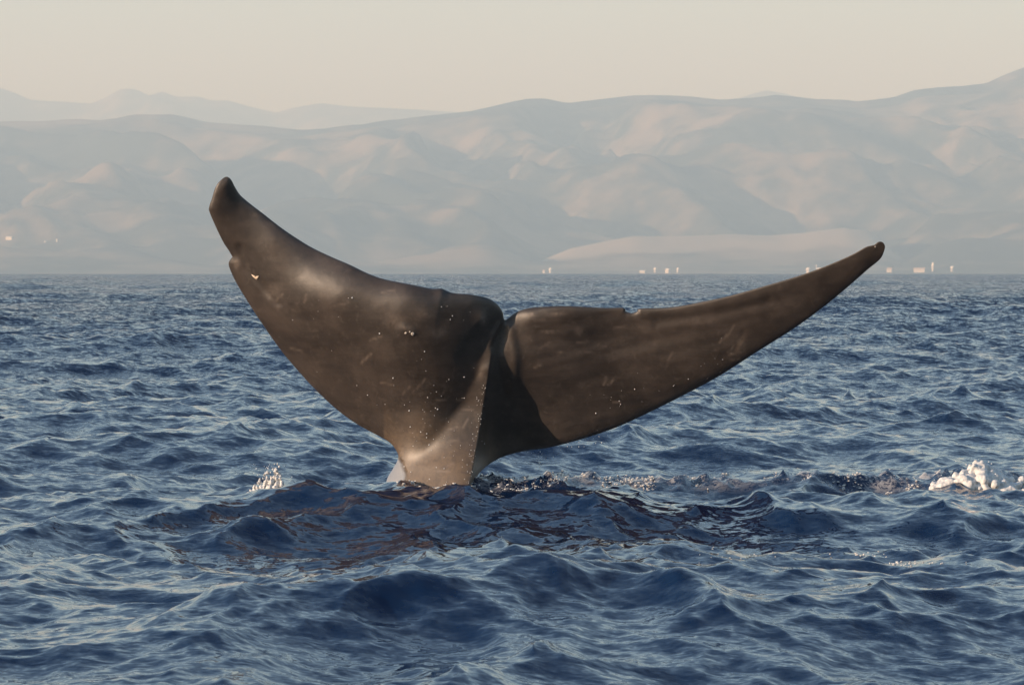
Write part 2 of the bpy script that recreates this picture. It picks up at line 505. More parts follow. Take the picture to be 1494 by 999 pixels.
def catmull(P, step, sharp=()):
    P = [np.array(p, float) for p in P]; n = len(P); out = []
    for i in range(n):
        p0, p1, p2, p3 = P[i - 1], P[i], P[(i + 1) % n], P[(i + 2) % n]
        m = max(1, int(round(np.linalg.norm(p2 - p1) / step)))
        for t in np.arange(m) / m:
            out.append(0.5 * ((2 * p1) + (p2 - p0) * t + (2 * p0 - 5 * p1 + 4 * p2 - p3) * t * t + (3 * p1 - p0 - 3 * p2 + p3) * t ** 3))
    return np.array(out)

OUT = catmull(LEFT_TRAIL + RIGHT_TRAIL + RIGHT_LEAD + LEFT_LEAD, 2.2)

# mid-surface depth towards the camera (m) at points of the tail
CTRL = np.array([
    (330, 265, -0.95), (305, 308, -0.94), (350, 300, -1.01), (325, 350, -0.98), (365, 335, -0.92), (455, 364, -0.66), (560, 412, -0.16), (340, 390, -0.98), (400, 350, -0.72), (410, 510, -0.75), (450, 430, -0.42), (500, 430, -0.22), (520, 500, -0.22),
    (480, 560, -0.48), (560, 600, -0.22), (600, 520, 0.04), (600, 430, 0.06), (660, 440, 0.02), (690, 440, -0.06), (725, 455, -0.22),
    (660, 530, 0.02), (700, 500, -0.11), (630, 620, 0.0), (600, 700, -0.06), (650, 700, -0.04), (680, 690, -0.02), (570, 640, -0.25), (600, 860, 0.0), (690, 860, 0.0),
    (745, 480, -0.09), (755, 560, -0.13), (725, 600, -0.25), (720, 650, -0.38), (760, 640, -0.34), (800, 460, -0.06), (820, 600, -0.14), (900, 540, -0.06), (900, 460, -0.10), (1000, 500, 0.12),
    (1100, 470, 0.28), (1200, 410, 0.45), (1285, 362, 0.58), (900, 610, -0.10), (1050, 540, 0.18), (690, 760, 0.0)], float)

def tps(C, x, y, lam=0.0):
    s = 300.0
    cx, cy = C[:, 0] / s, C[:, 1] / s
    def U(r2): return np.where(r2 > 1e-12, 0.5 * r2 * np.log(np.maximum(r2, 1e-12)), 0)
    n = len(C)
    K = U((cx[:, None] - cx) ** 2 + (cy[:, None] - cy) ** 2) + lam * np.eye(n)
    Pm = np.stack([np.ones(n), cx, cy], 1)
    M = np.block([[K, Pm], [Pm.T, np.zeros((3, 3))]])
    w = np.linalg.solve(M, np.concatenate([C[:, 2], np.zeros(3)]))
    xs, ys = x / s, y / s
    return U((xs[:, None] - cx) ** 2 + (ys[:, None] - cy) ** 2) @ w[:n] + w[n] + w[n + 1] * xs + w[n + 2] * ys

KEEL_Y = [466, 485, 510, 545, 590, 640, 680, 714, 860]
KEEL_X = [735, 724, 717, 712, 705, 697, 690, 684, 676]
KEEL_A = [0.01, 0.015, 0.03, 0.065, 0.14, 0.28, 0.40, 0.47, 0.47]
KEEL_L = [8, 9, 10, 15, 31, 62, 86, 98, 98]        # width of its lit flank

def seg_dist(px, py, A, B):
    best = np.full(len(px), 1e9)
    for a, b in zip(A, B):
        d = b - a; L2 = d @ d + 1e-9
        t = np.clip(((px - a[0]) * d[0] + (py - a[1]) * d[1]) / L2, 0, 1)
        best = np.minimum(best, np.hypot(px - a[0] - t * d[0], py - a[1] - t * d[1]))
    return best

def line_dist(px, py, pts):
    P = np.array(pts, float)
    return seg_dist(px, py, P[:-1], P[1:])

def whale_fields(px, py, d_trail, d_lead):
    zc = tps(CTRL, px, py, 0.025)
    up = (610 - py) / 141.0
    zc = zc + 0.56 * 0.5 * (up + np.sqrt(up * up + 0.09))       # the flukes lean towards the viewer above the stock
    zc = zc + 0.13 * np.clip(py - 600, 0, None) / 141.0
    # trailing edges: the left one rolls back, the right one is slightly cupped
    nt_ = smooth(20, 110, np.abs(px - 736))
    zc = zc + np.where(px < 736, -0.11, 0.09) * np.exp(-d_trail / 42.0) * nt_
    xr = np.interp(py, KEEL_Y, KEEL_X); A = np.interp(py, KEEL_Y, KEEL_A); wl = np.interp(py, KEEL_Y, KEEL_L)
    q = px - xr
    keel = A * np.where(q < 0, 0.5 * ((1 + q / wl) + np.sqrt((1 + q / wl) ** 2 + 0.02)) / 1.005, np.exp(-np.abs(q / 11.0) ** 1.4))
    keel = keel * smooth(455, 480, py)
    # far edge of the tail stock shows past its near side
    edge_x = np.interp(py, [650, 667, 680, 690, 705, 720, 860], [576, 582, 588, 592, 591, 588, 585])
    back = -0.55 * (1 - smooth(-2.0, 2.0, px - edge_x)) * smooth(655, 672, py)
    # left lobe lies over the right fluke at the notch
    step = -0.04 * smooth(-3, 4, px - np.interp(py, [430, 466, 476, 490, 505], [737, 735, 729, 722, 716])) * (1 - smooth(490, 530, py))
    # half thickness: thick round leading edges and root, thin trailing edges and tips
    span = np.abs(px - 705)
    T = np.interp(span, [0, 120, 250, 420, 520, 590], [0.20, 0.17, 0.125, 0.07, 0.045, 0.03])
    T = T * (1 - 0.45 * smooth(600, 680, py))
    d = np.minimum(d_trail, d_lead)
    wlead = T * 141 * 1.0 + 4; wtr = T * 141 * 1.9 + 5
    gl = np.sqrt(np.clip(1 - (1 - np.clip(d_lead / (wlead * 2.0), 0, 1)) ** 2, 0, 1))
    gt = np.sqrt(np.clip(1 - (1 - np.clip(d_trail / (wtr * 2.2), 0, 1)) ** 2, 0, 1))
    t = T * gl * gt
    # dents, scars and folds
    mark = np.zeros_like(px)
    def groove(pts, depth, w):
        return -depth * np.exp(-(line_dist(px, py, pts) / w) ** 2)
    mark += groove([(350, 360), (362, 392), (385, 420), (405, 443)], 0.018, 5)
    mark += groove([(1085, 485), (1070, 512), (1055, 520)], 0.007, 4)
    mark += groove([(960, 470), (1050, 455), (1120, 440)], 0.012, 7)
    mark += -groove([(395, 440), (420, 475), (450, 500)], 0.02, 12)
    mark += groove([(735, 480), (727, 520), (735, 570)], 0.02, 5)
    mark += -groove([(745, 478), (752, 520), (750, 560)], 0.02, 7)
    for cx, cy, a, r in ((600, 485, 0.02, 6), (588, 480, 0.018, 5), (705, 465, 0.02, 9), (640, 470, -0.008, 12), (710, 540, 0.02, 7), (560, 490, -0.006, 14), (625, 455, 0.008, 14), (775, 465, .015, 8)):
        mark += a * np.exp(-((px - cx) ** 2 + (py - cy) ** 2) / (2 * r * r))
    mark += 0.005 * fbm(px / 70, py / 60, 2, 50) * np.clip(d / 15, 0, 1) + 0.0014 * fbm(px / 18, py / 18, 3, 55) * np.clip(d / 8, 0, 1)
    # faint chordwise streaks on the right fluke
    mark += 0.006 * perlin((py + 0.25 * px) / 14.0, (px - 0.3 * py) / 160, 77) * smooth(745, 790, px) * np.clip(d / 12, 0, 1)
    g0 = np.clip(d / 6, 0, 1)
    return zc + (keel + step) + back, t, mark * g0

def skin_material():
    m, nt, p, out = material("wet_whale_skin")
    tc = nt.nodes.new("ShaderNodeTexCoord")
    pale = node(nt, "ShaderNodeAttribute", attribute_name="pale")
    scar = node(nt, "ShaderNodeAttribute", attribute_name="scar")
    n1 = node(nt, "ShaderNodeTexNoise", i_Scale=2.6, i_Detail=6.0, i_Roughness=0.6)
    n2 = node(nt, "ShaderNodeTexNoise", i_Scale=14.0, i_Detail=5.0, i_Roughness=0.65, i_Distortion=0.8)
    v = node(nt, "ShaderNodeTexVoronoi", i_Scale=9.0)
    for n in (n1, n2, v): nt.links.new(tc.outputs["Object"], n.inputs["Vector"])
    c = mix_col(nt, ramp(nt, n1.outputs[0], 0.34, 0.68), (0.029, 0.0232, 0.0195), (0.052, 0.041, 0.034))
    c = mix_col(nt, math_node(nt, 'MULTIPLY', ramp(nt, n2.outputs[0], 0.52, 0.74), 0.35), c, (0.10, 0.083, 0.07))
    c = mix_col(nt, math_node(nt, 'MULTIPLY', ramp(nt, n2.outputs[0], 0.46, 0.28), 0.5), c, (0.024, 0.021, 0.020))
    mp = nt.nodes.new("ShaderNodeMapping"); mp.inputs[2].default_value = (0, 0.30, 0); mp.inputs[3].default_value = (0.8, 0.8, 9.0)
    nt.links.new(tc.outputs["Object"], mp.inputs[0])
    n4 = node(nt, "ShaderNodeTexNoise", i_Scale=1.6, i_Detail=5.0, i_Roughness=0.6, i_Distortion=0.4)
    nt.links.new(mp.outputs[0], n4.inputs["Vector"])
    c = mix_col(nt, math_node(nt, 'MULTIPLY', ramp(nt, n4.outputs[0], 0.42, 0.70), 0.14), c, (0.085, 0.068, 0.056))
    stock_glow = node(nt, "ShaderNodeAttribute", attribute_name="stock_glow")
    fm = math_node(nt, 'MULTIPLY', stock_glow.outputs["Fac"], math_node(nt, 'MULTIPLY_ADD', ramp(nt, n2.outputs[0], 0.3, 0.7), 0.5, 0.5))
    c = mix_col(nt, fm, c, (0.125, 0.090, 0.060))  # tan tint: sunlit glow of the tail stock put into the colour
    c = mix_col(nt, scar.outputs["Fac"], c, (0.20, 0.16, 0.13))
    c = mix_col(nt, pale.outputs["Fac"], c, (0.20, 0.215, 0.24))  # sky sheen on the wet far flank, put into the colour
    nt.links.new(c, p.inputs["Base Color"])
    r = math_node(nt, 'MULTIPLY_ADD', n2.outputs[0], 0.25, 0.36)
    nt.links.new(r, p.inputs["Roughness"])
    p.inputs["IOR"].default_value = 1.4
    p.inputs["Coat Weight"].default_value = 0.4
    p.inputs["Coat IOR"].default_value = 1.4
    nt.links.new(math_node(nt, 'MULTIPLY_ADD', n1.outputs[0], 0.15, 0.37), p.inputs["Coat Roughness"])
    b = node(nt, "ShaderNodeBump", i_Strength=0.12, i_Distance=0.01)
    n3 = node(nt, "ShaderNodeTexNoise", i_Scale=45.0, i_Detail=4.0)
    nt.links.new(tc.outputs["Object"], n3.inputs["Vector"])
    nt.links.new(n3.outputs[0], b.inputs["Height"]); nt.links.new(b.outputs[0], p.inputs["Normal"])
    return m

SKIN = skin_material()
nT = len(catmull(LEFT_TRAIL + RIGHT_TRAIL + RIGHT_LEAD + LEFT_LEAD, 1e9))

def build_whale():
    n = len(OUT)
    # split the outline into trailing (top) and leading (bottom) runs
    tr_a = int(np.argmin(np.hypot(OUT[:, 0] - 330, OUT[:, 1] - 258)))
    tr_b = int(np.argmin(np.hypot(OUT[:, 0] - 1290, OUT[:, 1] - 366)))
    ids = np.arange(n)
    nx = np.roll(OUT, -1, 0)
    is_tr = (ids >= min(tr_a, tr_b)) & (ids < max(tr_a, tr_b))
    base = OUT[:, 1] > 858
    def dists(px, py):
        return (seg_dist(px, py, OUT[is_tr], nx[is_tr]), seg_dist(px, py, OUT[~is_tr & ~base], nx[~is_tr & ~base]))
    # interior points: inset rings, then a jittered grid
    tang = np.roll(OUT, -1, 0) - np.roll(OUT, 1, 0); tang /= np.linalg.norm(tang, axis=1)[:, None] + 1e-9
    nor = np.stack([-tang[:, 1], tang[:, 0]], 1)       # inside for this winding
    pts = []
    for dd in (0.35, 1.0, 2.1, 3.8, 6.0):
        pts.append(OUT + nor * dd)
    rg = np.array([(x + (1.6 if (j % 2) else 0), y) for j, y in enumerate(np.arange(256, 862, 2.8)) for x in np.arange(303, 1294, 3.2)])
    def inside(P):
        x, y = P[:, 0], P[:, 1]; c = np.zeros(len(P), bool)
        for a, b in zip(OUT, nx):
            if a[1] == b[1]: continue
            k = ((a[1] > y) != (b[1] > y)) & (x < (b[0] - a[0]) * (y - a[1]) / (b[1] - a[1]) + a[0])
            c ^= k
        return c
    keep = []
    for i, P in enumerate(pts):
        P = P[inside(P)]
        d = np.minimum(*dists(P[:, 0], P[:, 1]))
        dd = (0.35, 1.0, 2.1, 3.8, 6.0)[i]
        keep.append(P[d > dd * 0.9])
    rg = rg[inside(rg)]
    d = np.minimum(*dists(rg[:, 0], rg[:, 1]))
    keep.append(rg[d > 7.6])
    # a denser column of points along the keel crest and the far-edge step
    ky = np.arange(470, 858, 2.0); kx = np.interp(ky, KEEL_Y, KEEL_X)
    for off in (-1.2, 0.0, 1.4, 4.4):
        keep.append(np.stack([kx + off, ky], 1)[inside(np.stack([kx + off, ky], 1))])
    I = np.vstack(keep)
    d = np.minimum(*dists(I[:, 0], I[:, 1])); I = I[d > 0.25]
    P2 = np.vstack([OUT, I])
    edges = [(i, (i + 1) % n) for i in range(n)]
    vo, eo, fo, ov, oe, of = delaunay_2d_cdt([Vector(p) for p in P2], edges, [], 1, 1e-4)
    vo = np.array([tuple(v) for v in vo])
    F3 = np.array([f for f in fo if len(f) == 3])
    onb = np.zeros(len(vo), bool)
    for k, src in enumerate(ov):
        if any(s < n for s in src): onb[k] = True
    px, py = vo[:, 0], vo[:, 1]
    dt, dl = dists(px, py)
    zc, t, mark = whale_fields(px, py, dt, dl)
    t = np.where(onb, 0, t)
    zf = zc + t + mark; zb = zc - t
    # the trunk below is round: push its back further away
    zb = zb - 0.35 * smooth(600, 720, py) * np.clip(t / 0.15, 0, 1)
    def pos(z):
        X, Y, Z = at(px, py, D0 - z)
        return np.stack([X, Y, Z], 1)
    Vf = pos(zf); Vb = pos(zb)
    bmap = np.where(onb, np.arange(len(vo)), -1)
    back_id = np.full(len(vo), -1); inner = ~onb
    back_id[inner] = len(vo) + np.arange(inner.sum()); back_id[onb] = np.where(onb)[0]
    V = np.vstack([Vf, Vb[inner]])
    # wind front faces towards the camera
    a, b, c = F3.T
    nrm = np.cross(Vf[b] - Vf[a], Vf[c] - Vf[a])[:, 1]
    Ff = np.where((nrm > 0)[:, None], F3[:, ::-1], F3)
    Fb = back_id[Ff][:, ::-1]
    org = np.array(at(640, 712, D0))
    me = mesh_np("whale_body", V - org, np.vstack([Ff, Fb]), SKIN)
    pale_f = (1 - smooth(-2.5, 0.5, px - np.interp(py, [650, 667, 680, 690, 705, 720, 860], [576, 582, 588, 592, 591, 588, 585]))) * smooth(664, 670, py)
    sc = np.zeros(len(px))
    for (cx, cy, rx, ry, a_) in ((705, 464, 5, 9, 0.8), (620, 458, 16, 7, 0.35), (640, 486, 10, 6, 0.35), (575, 468, 14, 12, 0.3), (592, 478, 5, 2.5, 0.7), (365, 455, 6, 3, 0.6),
                                 (400, 425, 12, 10, 0.35), (777, 459, 6, 3, 0.9), (800, 484, 10, 2, 0.6), (817, 514, 5, 2, 0.6), (845, 484, 5, 6, 0.5), (812, 458, 12, 2.5, 0.5),
                                 (1080, 500, 9, 14, 0.35), (1020, 470, 40, 6, 0.2), (735, 500, 9, 25, 0.3), (700, 545, 5, 9, 0.4), (345, 385, 4, 8, 0.4)):
        q = ((px - cx) / rx) ** 2 + ((py - cy) / ry) ** 2
        sc = np.maximum(sc, a_ * np.exp(-q) * (0.7 + 0.6 * perlin(px / 4, py / 4, 9)))
    # thin scratches
    rs = random.Random(4)
    for _ in range(46):
        x0, y0 = rs.choice([(rs.uniform(560, 680), rs.uniform(560, 700)), (rs.uniform(880, 1080), rs.uniform(480, 590)), (rs.uniform(370, 560), rs.uniform(400, 560)), (rs.uniform(760, 900), rs.uniform(460, 620))])
        an = rs.uniform(-1.2, 0.3); ln = rs.uniform(5, 22)
        sc = np.maximum(sc, rs.uniform(0.2, 0.5) * np.exp(-(seg_dist(px, py, [np.array((x0, y0))], [np.array((x0 + ln * math.cos(an), y0 + ln * math.sin(an)))]) / 1.3) ** 2))
    stock_glow = smooth(585, 690, py + 14 * fbm(px / 30, py / 30, 3, 66) + 0.10 * (690 - px)) * (px > 560) * (1 - smooth(700, 740, px))
    for nm, val in (("stock_glow", stock_glow), ("pale", pale_f), ("scar", np.clip(sc, 0, 1))):
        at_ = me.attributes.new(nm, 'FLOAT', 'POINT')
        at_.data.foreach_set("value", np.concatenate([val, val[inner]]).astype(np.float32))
    o = link("whale", me); o.location = Vector(org)
    tag(o, "dark grey brown whale tail with two broad flukes raised above the sea", "whale")
    return o, (px, py, zf)

whale, WF = build_whale()
WP = np.array(whale.location)

def skin_point(px, py, lift=0.0):
    i = int(np.argmin((WF[0] - px) ** 2 + (WF[1] - py) ** 2))
    X, Y, Z = at(px, py, D0 - WF[2][i] - lift)
    return Vector((float(X), float(Y), float(Z)))

def simple_material(name, c, rough=0.6, **kw):
    m, nt, p, out = material(name)
    tc = nt.nodes.new("ShaderNodeTexCoord")
    n = node(nt, "ShaderNodeTexNoise", i_Scale=kw.get("scale", 30.0), i_Detail=4.0)
    nt.links.new(tc.outputs["Object"], n.inputs["Vector"])
    d = kw.get("dark", 0.75)
    nt.links.new(mix_col(nt, ramp(nt, n.outputs[0], 0.35, 0.65), tuple(v * d for v in c), c), p.inputs["Base Color"])
    p.inputs["Roughness"].default_value = rough
    if "sss" in kw:
        p.inputs["Subsurface Weight"].default_value = kw["sss"]; p.inputs["Subsurface Radius"].default_value = (0.02, 0.02, 0.02)
    return m

# pale raised scar and knobs on the left fluke, knobs near the notch
SCAR = simple_material("healed_scar_tissue", (0.62, 0.50, 0.38), 0.4)
KNOB = simple_material("pale_glint_knob", (0.55, 0.50, 0.44), 0.4, scale=90.0)  # pale colour imitates bright glints on these small skin bumps

def blob_mesh(name, mat, pts, seed=0):
    """rounded low dome on the skin traced by pixel points, standing a little proud"""
    n = len(pts); cx = sum(p[0] for p in pts) / n; cy = sum(p[1] for p in pts) / n
    V = []; Fq = []
    for ring, (k, lift) in enumerate(((1.08, -0.012), (0.95, 0.003), (0.5, 0.006))):
        for p in pts:
            V.append(skin_point(cx + (p[0] - cx) * k, cy + (p[1] - cy) * k, lift) - whale.location)
    V.append(skin_point(cx, cy, 0.007) - whale.location)
    bm = bmesh.new(); vs = [bm.verts.new(v) for v in V]
    for r in range(2):
        for i in range(n):
            j = (i + 1) % n
            bm.faces.new((vs[r * n + i], vs[r * n + j], vs[(r + 1) * n + j], vs[(r + 1) * n + i]))
    for i in range(n):
        bm.faces.new((vs[2 * n + i], vs[2 * n + (i + 1) % n], vs[3 * n]))
    bmesh.ops.recalc_face_normals(bm, faces=bm.faces)
    me = bpy.data.meshes.new(name); bm.to_mesh(me); bm.free()
    for f in me.polygons: f.use_smooth = True
    me.materials.append(mat)
    return link(name, me, whale)

o = blob_mesh("scar", SCAR, [(366, 400), (371, 402), (377.5, 402), (377, 405), (374, 408.5), (370, 405)])
o["label"] = "pale triangular scar near the left fluke edge"
def ring_pts(cx, cy, r, n=9, sy=1.0):
    return [(cx + r * math.cos(2 * math.pi * i / n), cy + sy * r * math.sin(2 * math.pi * i / n)) for i in range(n)]
for cx, cy, r in ((592, 486, 1.8), (602, 487, 2.6), (598, 484, 1.2), (1277, 360, 1.2)):
    blob_mesh("glint_knob", KNOB, ring_pts(cx, cy, r))

# ------------------------------------------------------------------ foam, spray and drops
FOAM = simple_material("white_sea_foam", (0.64, 0.63, 0.61), 0.55, scale=25.0, dark=0.82, sss=0.15)
DROP = simple_material("glint_white_drop", (0.85, 0.86, 0.86), 0.15, scale=60.0)  # opaque near-white colour stands in for sun glints on clear drops

def sea_z(x, y):
    x = np.atleast_1d(np.asarray(x, float)); y = np.atleast_1d(np.asarray(y, float))
    ax, ay = x.copy(), y.copy()
    for _ in range(5):
        dx, dy, z = sea_height(ax, ay, np.full_like(ax, 0.12))
        ax = x - dx; ay = y - dy
    return z

_ico = bmesh.new(); bmesh.ops.create_icosphere(_ico, subdivisions=1, radius=1.0)
ICO_V = np.array([v.co[:] for v in _ico.verts]); ICO_F = np.array([[v.index for v in f.verts] for f in _ico.faces]); _ico.free()
_ico = bmesh.new(); bmesh.ops.create_icosphere(_ico, subdivisions=2, radius=1.0)
ICO2_V = np.array([v.co[:] for v in _ico.verts]); ICO2_F = np.array([[v.index for v in f.verts] for f in _ico.faces]); _ico.free()

def balls(name, P, Rr, mat, stretch=None, fine=False, jit=0.0, seed=1):
    """many small drops or lumps as one mesh of real little bodies"""
    IV, IF = (ICO2_V, ICO2_F) if fine else (ICO_V, ICO_F)
    rs = np.random.RandomState(seed)
    P = np.asarray(P, float); Rr = np.asarray(Rr, float)
    S = np.ones((len(P), 3)) if stretch is None else np.asarray(stretch, float)
    V = IV[None] * (Rr[:, None] * S)[:, None, :]
    if jit: V = V * (1 + jit * rs.randn(len(P), len(IV), 1))
    V = V + P[:, None, :]
    Fc = IF[None] + (np.arange(len(P)) * len(IV))[:, None, None]
    return mesh_np(name, V.reshape(-1, 3), Fc.reshape(-1, 3), mat)

def lumpy(name, P, Rr, voxel, mat, stretch=None, it=3):
    me = balls(name, P, Rr, mat, stretch, fine=True, jit=0.06)
    o = link(name, me)
    r = o.modifiers.new("remesh", 'REMESH'); r.mode = 'VOXEL'; r.voxel_size = voxel; r.use_smooth_shade = True
    sm = o.modifiers.new("smooth", 'SMOOTH'); sm.factor = 0.5; sm.iterations = it
    tx = bpy.data.textures.new(name + '_lumps', 'CLOUDS'); tx.noise_scale = 0.035; tx.noise_depth = 3
    d = o.modifiers.new('torn', 'DISPLACE'); d.texture = tx; d.strength = 0.022; d.texture_coords = 'GLOBAL'
    return o

rs = np.random.RandomState(11)

# big foam heap to the right of the tail
def foam_heap():
    top = [(1362, 717), (1380, 711), (1398, 700), (1412, 689), (1424, 681), (1440, 682), (1455, 688), (1475, 690), (1490, 686), (1520, 688), (1560, 700), (1610, 716)]
    tx = [p[0] for p in top]; ty = [p[1] for p in top]
    cx, cy = on_sea(1420, 716)
    n = 900
    px = np.where(np.arange(n) % 2, rs.uniform(1362, 1610, n), rs.uniform(1372, 1480, n))
    Hh = (719 - np.interp(px, tx, ty)) / 141.0
    w = rs.rand(n) ** 0.7; dep = rs.uniform(-1, 1, n)
    X, Y, _ = at(px, np.full(n, 718.0), cy + dep * (0.10 + 0.5 * Hh))
    z = sea_z(X, Y) + Hh * w * (1 - 0.5 * np.abs(dep)) - 0.03
    r = rs.uniform(0.018, 0.058, n) * (1.1 - 0.25 * w)
    k = perlin(px / 11.0, z * 11, 3) > -0.16
    o = lumpy("foam_heap", np.stack([X, Y, z], 1)[k], r[k], 0.010, FOAM, it=9)
    tag(o, "thick heap of cream white foam on the sea away from the tail", "foam", kind="stuff")
foam_heap()

# small splash crown left of the tail
def splash():
    cx, cy = on_sea(390, 722)
    sh_x = [358, 366, 375, 383, 391, 400, 408, 414]; sh_h = [4, 13, 21, 30, 40, 43, 39, 6]
    n = 900
    px = rs.uniform(359, 413, n); hh = np.interp(px, sh_x, sh_h) / 141
    w = rs.rand(n) ** 1.25
    X, Y, _ = at(px, np.full(n, 722.0), cy + rs.uniform(-0.09, 0.09, n) * (1.2 - w))
    z = sea_z(X, Y) + hh * w - 0.02
    k = (w < 0.5) | (perlin(px / 4.0, z * 26, 13) > 0.0)
    r = rs.uniform(0.008, 0.026, n) * (1.15 - 0.85 * w)
    S = np.stack([np.ones(n), np.ones(n), rs.uniform(0.8, 1.8, n)], 1)
    o = lumpy("splash", np.stack([X, Y, z], 1)[k], r[k], 0.0055, FOAM, S[k], it=3)
    tag(o, "small upright white splash on the water left of the tail stock", "splash", kind="stuff")
splash()

def flecks(name, spots, label, cat, mat=FOAM, flat=0.5):
    """spots: (px, py, radius); each lies on the sea"""
    P = []; Rr = []; S = []
    g = [on_sea(a, b) for a, b, _ in spots]
    X = np.array([q[0] for q in g]); Y = np.array([q[1] for q in g]); Z = sea_z(X, Y)
    for i, (_, _, r) in enumerate(spots):
        P.append((X[i], Y[i], Z[i] + r * 0.25)); Rr.append(r); S.append((rs.uniform(0.8, 2.2), 1.2, rs.uniform(flat, 1.0)))
    o = link(name, balls(name, P, Rr, mat, S, jit=0.15))
    tag(o, label, cat, kind="stuff")
    return o

sp = []
n = 9000
px = rs.uniform(685, 1375, n); py = 713 - np.abs(rs.randn(n)) * 6.5 + 3
dn = perlin(px / 45.0, py / 9.0, 17) + 0.6 * perlin(px / 11.0, py / 3.0, 18) + 0.25 * np.exp(-((px - 860) / 90) ** 2)
sp = [(a, b, r) for a, b, r, d in zip(px, py, 0.0018 + 0.010 * rs.rand(n) ** 3, dn) if d > 0.05]
for i in range(520):
    px = rs.uniform(575, 705); sp.append((px, 712 + rs.randn() * 2.5, 0.002 + 0.011 * rs.rand() ** 2))
flecks("wake_foam", sp, "line of broken foam flecks trailing beside the tail stock", "foam")
sp = []
for i in range(420):
    px = rs.normal(1290, 45); py = 800 + (px - 1290) * 0.12 + rs.randn() * 8
    if perlin(np.array([px / 22.0]), np.array([py / 10.0]), 19)[0] < 0.1: continue
    sp.append((px, py, rs.uniform(0.003, 0.011)))
for i in range(90):
    px = rs.normal(1090, 45); sp.append((px, 815 - (px - 1090) * 0.15 + rs.randn() * 6, rs.uniform(0.002, 0.006)))
flecks("crest_foam", sp, "scattered foam bubbles on the dark swell in front of the foam line", "foam")

# drops flying off and lying on the skin
P = []; Rr = []
for i in range(150):
    z = rs.rand()
    if z < 0.62:
        px, py = rs.normal(628, 34), rs.normal(635, 48)
    elif z < 0.85:
        px = rs.uniform(860, 1080); py = 600 - (px - 870) * 0.42 + rs.normal(0, 16)
    else:
        px, py = rs.uniform(380, 720), rs.uniform(430, 600)
    i_ = np.argmin((WF[0] - px) ** 2 + (WF[1] - py) ** 2)
    if math.hypot(WF[0][i_] - px, WF[1][i_] - py) > 3 or py > 708: continue
    P.append(skin_point(px, py, 0.002)); Rr.append(0.0022 + 0.006 * rs.rand() ** 2.5)
for i in range(70):     # along the keel crest
    py = rs.uniform(560, 708); px = np.interp(py, KEEL_Y, KEEL_X) + rs.normal(-4, 4)
    P.append(skin_point(px, py, 0.001)); Rr.append(rs.uniform(0.002, 0.005))
o = link("water_droplets", balls("water_droplets", P, Rr, DROP)); tag(o, "bright water droplets clinging to the wet whale skin", "water drops", kind="stuff")

P = []; Rr = []; S = []
for i in range(60):
    px = rs.uniform(770, 930); py0 = np.interp(px, [770, 800, 850, 900, 950], [657, 653, 640, 623, 600])
    fall = abs(rs.randn()) * 8 + 1
    if i < 22: px = rs.normal(787, 1.6); fall = rs.uniform(2, 30); py0 = 655
    X, Y, Z = at(px, py0 + fall, D0 + rs.uniform(0.0, 0.25))
    P.append((float(X), float(Y), float(Z))); Rr.append(rs.uniform(0.002, 0.005)); S.append((0.8, 0.8, rs.uniform(1, 2.6)))
for i in range(40):
    X, Y, Z = at(rs.normal(395, 16), rs.uniform(676, 700), on_sea(390, 724)[1]); P.append((float(X), float(Y), float(Z))); Rr.append(rs.uniform(0.002, 0.005)); S.append((1, 1, 1))
for i in range(170):
    X, Y, Z = at(rs.normal(1425, 38), 704 - abs(rs.randn()) * 14, on_sea(1420, 716)[1] + rs.uniform(-0.25, 0.25)); P.append((float(X), float(Y), float(Z))); Rr.append(0.0015 + 0.006 * rs.rand() ** 3); S.append((rs.uniform(0.8, 1.6), 1, 1))
for i in range(60):
    X, Y, Z = at(rs.normal(690, 14), rs.uniform(690, 712), D0 - 0.35); P.append((float(X), float(Y), float(Z))); Rr.append(rs.uniform(0.002, 0.005)); S.append((1, 1, 1))
o = link("water_drips", balls("water_drips", P, Rr, DROP, S)); tag(o, "falling drips and spray drops around the raised tail", "water drops", kind="stuff")

# ------------------------------------------------------------------ buildings on the far shore
WALLS = [simple_material("cream_wall", (0.45, 0.42, 0.37), 0.8, scale=0.2, dark=0.9), simple_material("white_wall", (0.58, 0.55, 0.49), 0.7, scale=0.2, dark=0.92)]
ROOFS = [simple_material("pale_metal_roof", (0.75, 0.72, 0.66), 0.45, scale=0.3, dark=0.9), simple_material("tan_roof", (0.42, 0.32, 0.24), 0.8, scale=0.3)]

def ground(X, Y):
    return float(main_height(np.array([[X]]), np.array([[Y]]))[0][0, 0]) - drop(SHORE)

def hit(px, py):
    Y = np.arange(SHORE + 60, RIDGE, 40.0)
    X, _, Z = at(px, py, Y)
    g = main_height(X[None], Y[None])[0][0] - drop(SHORE)
    k = np.where(g >= Z)[0]
    return (float(X[k[0]]), float(Y[k[0]])) if len(k) else None

